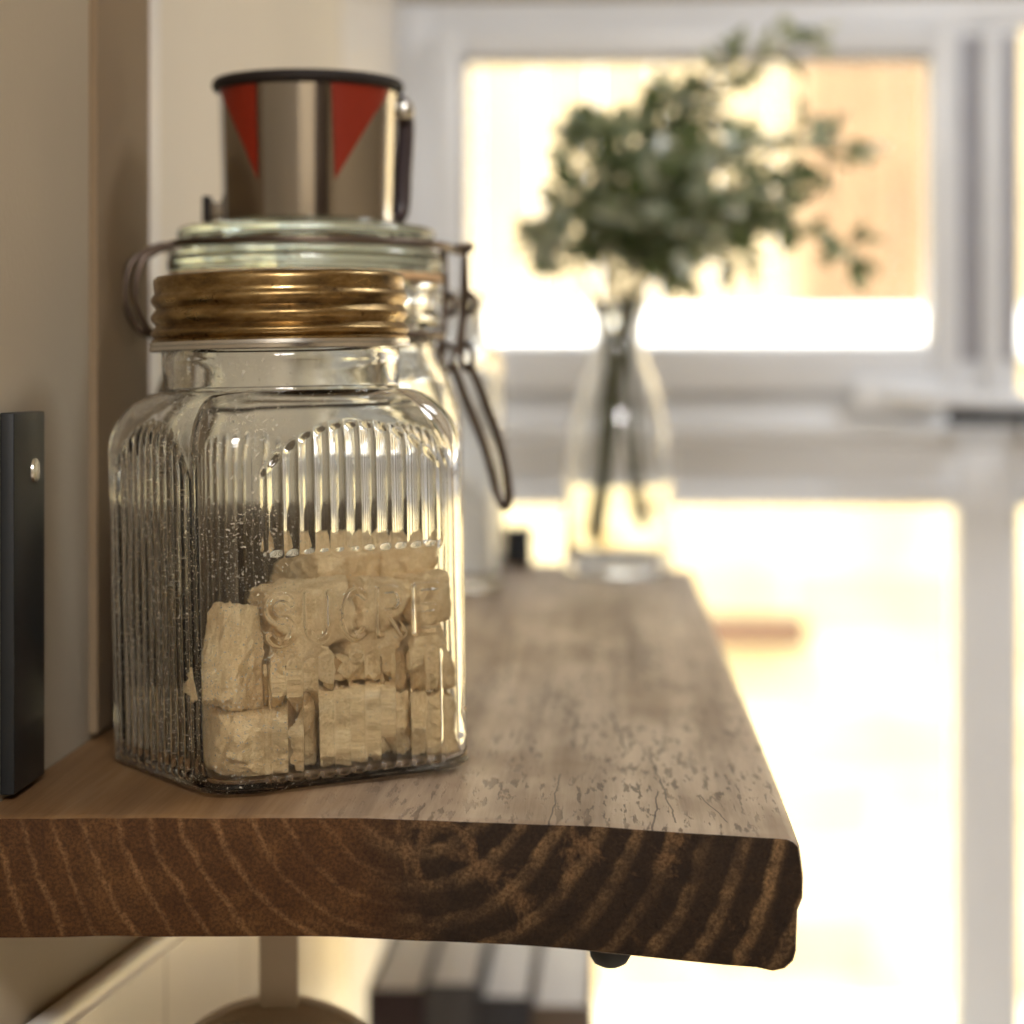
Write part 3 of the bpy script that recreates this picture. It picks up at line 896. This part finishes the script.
GR = 'leafy sprigs in the glass vase'
q = lambda px, py, dy=0.0: (CAM.x + (px - 512) / 1438 - 0.0715, VY + dy, 0.135 + (377 - py) / 1438)
SPR = [
    (q(580, 130), (-0.02, 0, 0.03), 'leafy green sprig reaching up at the frame jamb side of the bunch', 22),
    (q(548, 250, -0.02), (-0.02, -0.02, 0.04), 'drooping sprig low over the clip-top jar side of the vase', 18),
    (q(606, 205, 0.03), (-0.01, 0.0, 0.03), 'short dense sprig just over the vase neck, leaning to the jars', 20),
    (q(668, 95), (0.0, 0.02, 0.02), 'upright leafy sprig in the middle of the bunch', 24),
    (q(725, 70, 0.03), (-0.01, 0.02, 0.03), 'tall thin sprig standing upright beside the tallest one', 18),
    (q(815, 35, 0.01), (-0.03, 0.01, 0.045), 'tallest sprig, its tip crossing the white window head', 20),
    (q(858, 150, -0.01), (-0.01, 0, 0.05), 'long sprig arching out furthest from the wall', 20),
    (q(855, 262, 0.0), (0.0, -0.01, 0.06), 'thin sprig drooping on the side away from the wall', 14),
    (q(775, 205, -0.04), (0.0, -0.02, 0.03), 'bushy sprig leaning out from the wall towards the room', 24),
    (q(690, 165, -0.05), (0.0, -0.03, 0.02), 'bushy sprig at the front centre of the bunch', 24),
    (q(740, 130, 0.05), (0.0, 0.03, 0.02), 'bushy sprig nearest the window pane', 24),
    (q(690, 285, -0.045), (0.0, -0.03, 0.05), 'short sprig hanging beside the vase neck', 18),
    (q(625, 150, -0.04), (-0.01, -0.02, 0.03), 'broad dense sprig facing the room, above the vase neck', 24),
    (q(742, 262, 0.02), (0.0, 0.01, 0.055), 'low sprig drooping over the bright window bottom rail', 18),
]
for k, (tip, side, lab, n) in enumerate(SPR):
    sprig(tip, side, lab, n, seed=100 + k, group=GR)

# ------------------------------------------------------------------ pan hanging under the shelf
PX, PY, PZ = 0.0705, 0.138, -0.1560
pn = thing('small_pan', 'small grey pan with pale rim hanging upside by its flat handle below the shelf', 'pan', (PX, PY, PZ))
pn['label'] = 'small grey pan with pale rim hanging by its flat handle below the shelf'
pr = [(0, 0.0), (0.040, 0.0), (0.0465, 0.0015), (0.0500, 0.006), (0.0515, 0.020), (0.0520, 0.030), (0.0508, 0.030), (0.0500, 0.020), (0.0485, 0.008), (0.045, 0.0035), (0.039, 0.0022), (0, 0.0022)]
obj('bowl', lathe([(r, -z) for r, z in pr], 72, axis='y'), MAT['pan'], pn, True, 50)
obj('rim', lathe([(0.0526 + 0.0016 * math.cos(t), -0.0300 + 0.0016 * math.sin(t)) for t in np.linspace(0, 2 * PI, 11)[:-1]], 72, True, axis='y'), MAT['panrim'], pn)['label'] = 'pale rolled rim'
hdl = obj('handle', join(box(-0.0075, 0.0075, 0.020, 0.0235, 0.051, 0.1015, 0.0012)), MAT['pan'], pn, True, 40)
obj('hanging_ring', tube([(0.0052 * math.cos(2 * PI * i / 20), 0.0217, 0.1060 + 0.0052 * math.sin(2 * PI * i / 20)) for i in range(20)], 0.0011, closed=True), MAT['screw'], hdl)
hk = tag(obj('cup_hook', tube(bez([(0.0, 0, 0.0), (0, 0, -0.006), (0, -0.004, -0.010), (0, 0.000, -0.0155), (0, 0.0045, -0.0115)], 8), 0.0011), MAT['screw'], None, True), 'small metal hook under the shelf holding the pan', 'hook')
hk.location = (PX, PY + 0.0225, top_z(PX) - 0.0384)

# ------------------------------------------------------------------ books on the worktop below
WT = -0.50
def book(x, y, w, h, d, lean, label, cover):
    b = thing('cookbook', label, 'book', (x, y, WT + 0.0004 + abs(math.sin(math.radians(lean))) * 0), (0, math.radians(lean), 0), 'cookbooks on the worktop')
    t = 0.0020
    obj('cover', join(box(0, t, 0, d, 0, h, 0.0005), box(w - t, w, 0, d, 0, h, 0.0005), box(t, w - t, 0, t, 0, h, 0.0005)), cover, b, True, 40)
    obj('pages', box(t, w - t, t, d - 0.004, 0.003, h - 0.004, 0.0004), MAT['paper'], b, True, 40)
cv = [plain('book_cloth_plum', srgb(66, 54, 62), 0.6), plain('book_cloth_grey', srgb(92, 94, 102), 0.6), plain('book_cloth_slate', srgb(70, 74, 86), 0.6), plain('book_cloth_taupe', srgb(120, 108, 100), 0.6)]
for (x, w, h, lab, c) in ((0.0400, 0.036, 0.2440, 'plum-dark cookbook spine at the wall end of the book row', 0),
                          (0.0768, 0.034, 0.2480, 'grey cookbook second from the wall in the book row', 1),
                          (0.1116, 0.033, 0.2400, 'slate-blue cookbook third from the wall in the book row', 2),
                          (0.1454, 0.038, 0.2350, 'taupe cookbook at the outer end of the book row', 3)):
    book(x, 0.725, w, h, 0.20, 0, lab, cv[c])

# ------------------------------------------------------------------ room
def struct(name, vf, mat, parent=None, smooth=False, angle=None):
    o = obj(name, vf, mat, parent, smooth, angle)
    if parent is None: o['kind'] = 'structure'
    return o
ZF, ZC, YB, XR, YW = -1.35, 1.30, -3.0, 2.7, 1.30
struct('wall_left', box(-0.10, 0.0, YB, YW + 0.15, ZF, ZC), MAT['wall'])
struct('floor', box(-0.10, XR, YB, YW + 0.15, ZF - 0.05, ZF), MAT['floor'])
struct('ceiling', box(-0.10, XR, YB, YW + 0.15, ZC, ZC + 0.08), MAT['ceiling'])
struct('wall_back', box(-0.10, XR, YB - 0.1, YB, ZF, ZC), MAT['wall'])
dr = bpy.data.objects.new('unseen_door', None); COL.objects.link(dr); dr['kind'] = 'structure'  # unseen door, added as a dark reflection in the steel beaker
for k in range(2):
    x = 1.0 + 0.62 * k
    lf = obj('leaf', join(box(x, x + 0.61, YB + 0.001, YB + 0.045, ZF + 0.005, 0.72, 0.004), *[box(x + 0.1, x + 0.51, YB + 0.045, YB + 0.052, z, z + 0.8, 0.006) for z in (-1.2, -0.25)]), MAT['doorwood'], dr, True, 40)
    obj('handle', tube(bez([(x + 0.56 - 0.5 * k, YB + 0.046, -0.35), (x + 0.56 - 0.5 * k, YB + 0.09, -0.35), (x + 0.48 - 0.34 * k, YB + 0.095, -0.35)], 6), 0.009), MAT['screw'], lf)
struct('wall_right', box(XR, XR + 0.1, YB, YW + 0.15, ZF, ZC), MAT['wall'])
WX1 = 1.42
struct('wall_window', join(box(0, XR, YW, YW + 0.15, ZF, WT - 0.02), box(0, XR, YW, YW + 0.15, 0.476, ZC), box(WX1, XR, YW, YW + 0.15, WT - 0.02, 0.476)), MAT['wall'])
struct('trim_1', box(0.0, 0.003, 0.150, 0.243, 0.0006, ZC), MAT['strip'])
struct('trim_2', box(0.0, 0.004, 0.2435, 0.262, 0.0006, ZC, 0.0008), MAT['whitetrim'])
struct('wall_left_lit', box(0.0, 0.002, 0.2625, 0.90, -0.10, ZC), MAT['litwall'])  # thin added panel, its pale colour paints the window light on this wall
struct('trim_3', box(0.0, 0.004, 0.90, YW, -0.50, ZC, 0.0008), MAT['whitetrim'])
# tiled splashback with a sloping top edge, and its edging strip
def sb():
    y0, y1 = 0.02, 0.895
    t = lambda y: -0.093 - 0.10 * (y - 0.1)
    x1 = 0.007
    V = [(0, y0, -0.5), (x1, y0, -0.5), (x1, y1, -0.5), (0, y1, -0.5), (0, y0, t(y0)), (x1, y0, t(y0)), (x1, y1, t(y1)), (0, y1, t(y1))]
    return V, [(0, 3, 2, 1), (4, 5, 6, 7), (0, 1, 5, 4), (1, 2, 6, 5), (2, 3, 7, 6), (3, 0, 4, 7)]
struct('wall_tiles', sb(), MAT['tile'])
t_ = lambda y: -0.093 - 0.10 * (y - 0.1)
struct('trim_4', tube([(0.0052, 0.02, t_(0.02) + 0.004), (0.0052, 0.895, t_(0.895) + 0.004)], 0.0050, 14), MAT['whitetrim'], smooth=True, angle=40)
struct('worktop', box(0.0045, 0.62, 0.30, YW - 0.001, WT - 0.04, WT, 0.003), MAT['worktop'], smooth=True, angle=40)

# ------------------------------------------------------------------ window
w1 = bpy.data.objects.new('window_1', None); COL.objects.link(w1); w1['kind'] = 'structure'
def bar(name, *a, b=0.003, mat='upvc', parent=None): return obj(name, box(*a, b), MAT[mat], parent or w1, True, 40)
y0 = YW + 0.002
bar('frame_jamb', 0.0, 0.036, y0, y0 + 0.06, -0.5, 0.474)
bar('frame_head', 0.036, 1.40, y0, y0 + 0.06, 0.446, 0.474)
bar('frame_jamb', 1.36, 1.40, y0, y0 + 0.06, -0.5, 0.446)
bar('mullion', 0.503, 0.558, y0, y0 + 0.06, -0.5, 0.446)
bar('mullion_rib', 0.524, 0.540, y0 - 0.010, y0 + 0.002, 0.121, 0.444, b=0.002)
obj('transom', extrude_x([(y0, 0.121), (y0 - 0.004, 0.119), (y0 - 0.024, 0.088), (y0 - 0.022, 0.084), (y0 + 0.002, 0.076), (y0 + 0.002, 0.040), (y0 - 0.010, 0.034), (y0 - 0.010, 0.020), (y0 + 0.06, 0.020), (y0 + 0.06, 0.121)][::-1], 0.036, 0.503), MAT['upvc'], w1, True, 30)
obj('transom', extrude_x([(y0, 0.121), (y0 - 0.004, 0.119), (y0 - 0.024, 0.088), (y0 - 0.022, 0.084), (y0 + 0.002, 0.076), (y0 + 0.002, 0.040), (y0 - 0.010, 0.034), (y0 - 0.010, 0.020), (y0 + 0.06, 0.020), (y0 + 0.06, 0.121)][::-1], 0.558, 1.36), MAT['upvc'], w1, True, 30)
obj('lower_pane', box(0.03, 0.505, y0 + 0.030, y0 + 0.034, -0.5, 0.03), MAT['pane'], w1)
obj('lower_pane', box(0.555, 1.365, y0 + 0.030, y0 + 0.034, -0.5, 0.03), MAT['pane'], w1)
obj('upper_pane', box(0.555, 1.365, y0 + 0.030, y0 + 0.034, 0.115, 0.45), MAT['pane'], w1)
# opening casement
def sash(x0, x1, z0, z1, fw=0.026, fb=0.042):
    yy0, yy1 = y0 - 0.018, y0 + 0.028
    s = obj('casement', join(box(x0, x0 + fw, yy0, yy1, z0, z1, 0.003), box(x1 - fw, x1, yy0, yy1, z0, z1, 0.003), box(x0 + fw, x1 - fw, yy0, yy1, z1 - fw, z1, 0.003), box(x0 + fw, x1 - fw, yy0, yy1, z0, z0 + fb, 0.003)), MAT['upvc'], w1, True, 40)
    bd = obj('glazing_bead', extrude_x([(yy0 + 0.001, z0 + fb - 0.001), (yy1 - 0.002, z0 + fb - 0.001), (yy1 - 0.002, z0 + fb + 0.004), (yy0 + 0.010, z0 + fb + 0.003)], x0 + fw, x1 - fw), MAT['upvc'], s, True, 30)
    obj('glass_pane', box(x0 + fw - 0.004, x1 - fw + 0.004, y0 + 0.020, y0 + 0.024, z0 + fb - 0.004, z1 - fw + 0.004), MAT['pane'], s)
    obj('gasket', join(box(x0 + fw, x0 + fw + 0.003, yy0 + 0.004, yy1 - 0.006, z0 + fb, z1 - fw), box(x0 + fw, x1 - fw, yy0 + 0.004, yy1 - 0.006, z1 - fw - 0.003, z1 - fw)), MAT['seal_shade'], s)
    return s
s1 = sash(0.036, 0.502, 0.121, 0.446)
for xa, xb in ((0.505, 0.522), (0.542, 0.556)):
    bar('mullion_shade_strip', xa, xb, y0 - 0.003, y0 + 0.001, 0.150, 0.438, b=0.001, mat='seal_shade')  # grey strips paint the shade in the mullion recess
# window handle
hb = obj('handle_base', box(0.405, 0.485, y0 - 0.032, y0 - 0.018, 0.103, 0.134, 0.006), MAT['upvc'], s1, True, 50)
obj('handle_lever', tube(bez([(0.440, y0 - 0.034, 0.118), (0.450, y0 - 0.046, 0.118), (0.475, y0 - 0.052, 0.116), (0.53, y0 - 0.052, 0.112), (0.60, y0 - 0.050, 0.110)], 8), 0.0085, 14), MAT['upvc'], s1, True, 60)
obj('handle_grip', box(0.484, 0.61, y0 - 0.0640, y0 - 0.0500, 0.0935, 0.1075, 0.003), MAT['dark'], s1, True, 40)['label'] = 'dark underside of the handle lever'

# ------------------------------------------------------------------ garden outside
struct('ground_outside', box(-6, 9, YW + 0.16, 9, -1.45, -1.40), MAT['paving'])
struct('garden_wall', box(-6, 9, 4.8, 5.05, -1.40, 0.19), MAT['stone'])
struct('garden_coping', box(-6, 9, 4.76, 5.09, 0.19, 0.30, 0.006), MAT['coping'])
struct('garden_fence', join(*[box(-6 + 0.15 * k, -6 + 0.15 * k + 0.146, 4.86, 4.89, 0.30, 2.3) for k in range(100)]), MAT['beigefence'])
fp = thing('fence_panel', 'weathered brown fence panel above the white wall coping, seen through the upper pane', 'fence panel', (0.665, 4.80, 0.3005))
for k in range(4):
    obj('board', box(0.076 * k, 0.071 + 0.076 * k, 0, 0.025, 0, 1.9, 0.004), MAT['fence'], fp, True, 40)
obj('rail', box(-0.005, 0.305, 0.0255, 0.055, 0.3, 0.38, 0.004), MAT['fence'], fp, True, 40)
tb = tag(obj('timber_beam', box(0, 0.26, 0, 0.14, 0, 0.07, 0.008), MAT['timber'], None, True, 40), 'short dark timber block standing out from the sunny garden wall', 'timber block')
tb.location = (0.40, 4.655, -0.52)

# ------------------------------------------------------------------ light
w = bpy.data.worlds.new('world')
S.world = w
w.use_nodes = True
bg = w.node_tree.nodes['Background']
bg.inputs[0].default_value = (0.86, 0.93, 1.0, 1)
bg.inputs[1].default_value = 3.6
def light(name, kind, loc, rot, energy, color, **kw):
    l = bpy.data.lights.new(name, kind)
    l.energy = energy
    l.color = color
    for k, v in kw.items(): setattr(l, k, v)
    o = bpy.data.objects.new(name, l)
    COL.objects.link(o)
    o.location = loc
    o.rotation_euler = rot
    return o
sun = light('sun', 'SUN', (0, 0, 5), (0, 0, 0), 4.6, (1.0, 0.97, 0.91), angle=0.01)
sun.rotation_euler = Vector((0.30, 0.62, -0.72)).to_track_quat('-Z', 'Y').to_euler()
pt = light('window_portal', 'AREA', (0.70, YW + 0.10, -0.01), (0, 0, 0), 0, (1, 1, 1), shape='RECTANGLE', size=1.4, size_y=0.98)
pt.rotation_euler = Vector((0, -1, 0)).to_track_quat('-Z', 'Z').to_euler()
pt.data.cycles.is_portal = True
light('ceiling_fill', 'AREA', (0.50, -1.9, ZC - 0.03), (0, 0, 0), 37, (1.0, 0.98, 0.96), shape='DISK', size=0.7)  # added fill behind the camera, brightens the faces turned to it
light('window_side_fill', 'AREA', (1.15, 0.62, ZC - 0.03), (0, 0, 0), 6.5, (0.90, 0.95, 1.0), shape='DISK', size=0.5)  # added fill, lifts the window frame and the shelf top

S.view_settings.view_transform = 'Standard'
S.view_settings.look = 'None'
S.view_settings.exposure = 0.68
S.view_settings.gamma = 1.0
S.view_settings.use_curve_mapping = False
c = S.cycles
c.max_bounces = 24
c.transmission_bounces = 24
c.diffuse_bounces = 5
c.glossy_bounces = 6
c.transparent_max_bounces = 12
c.sample_clamp_indirect = 8.0
c.use_denoising = True
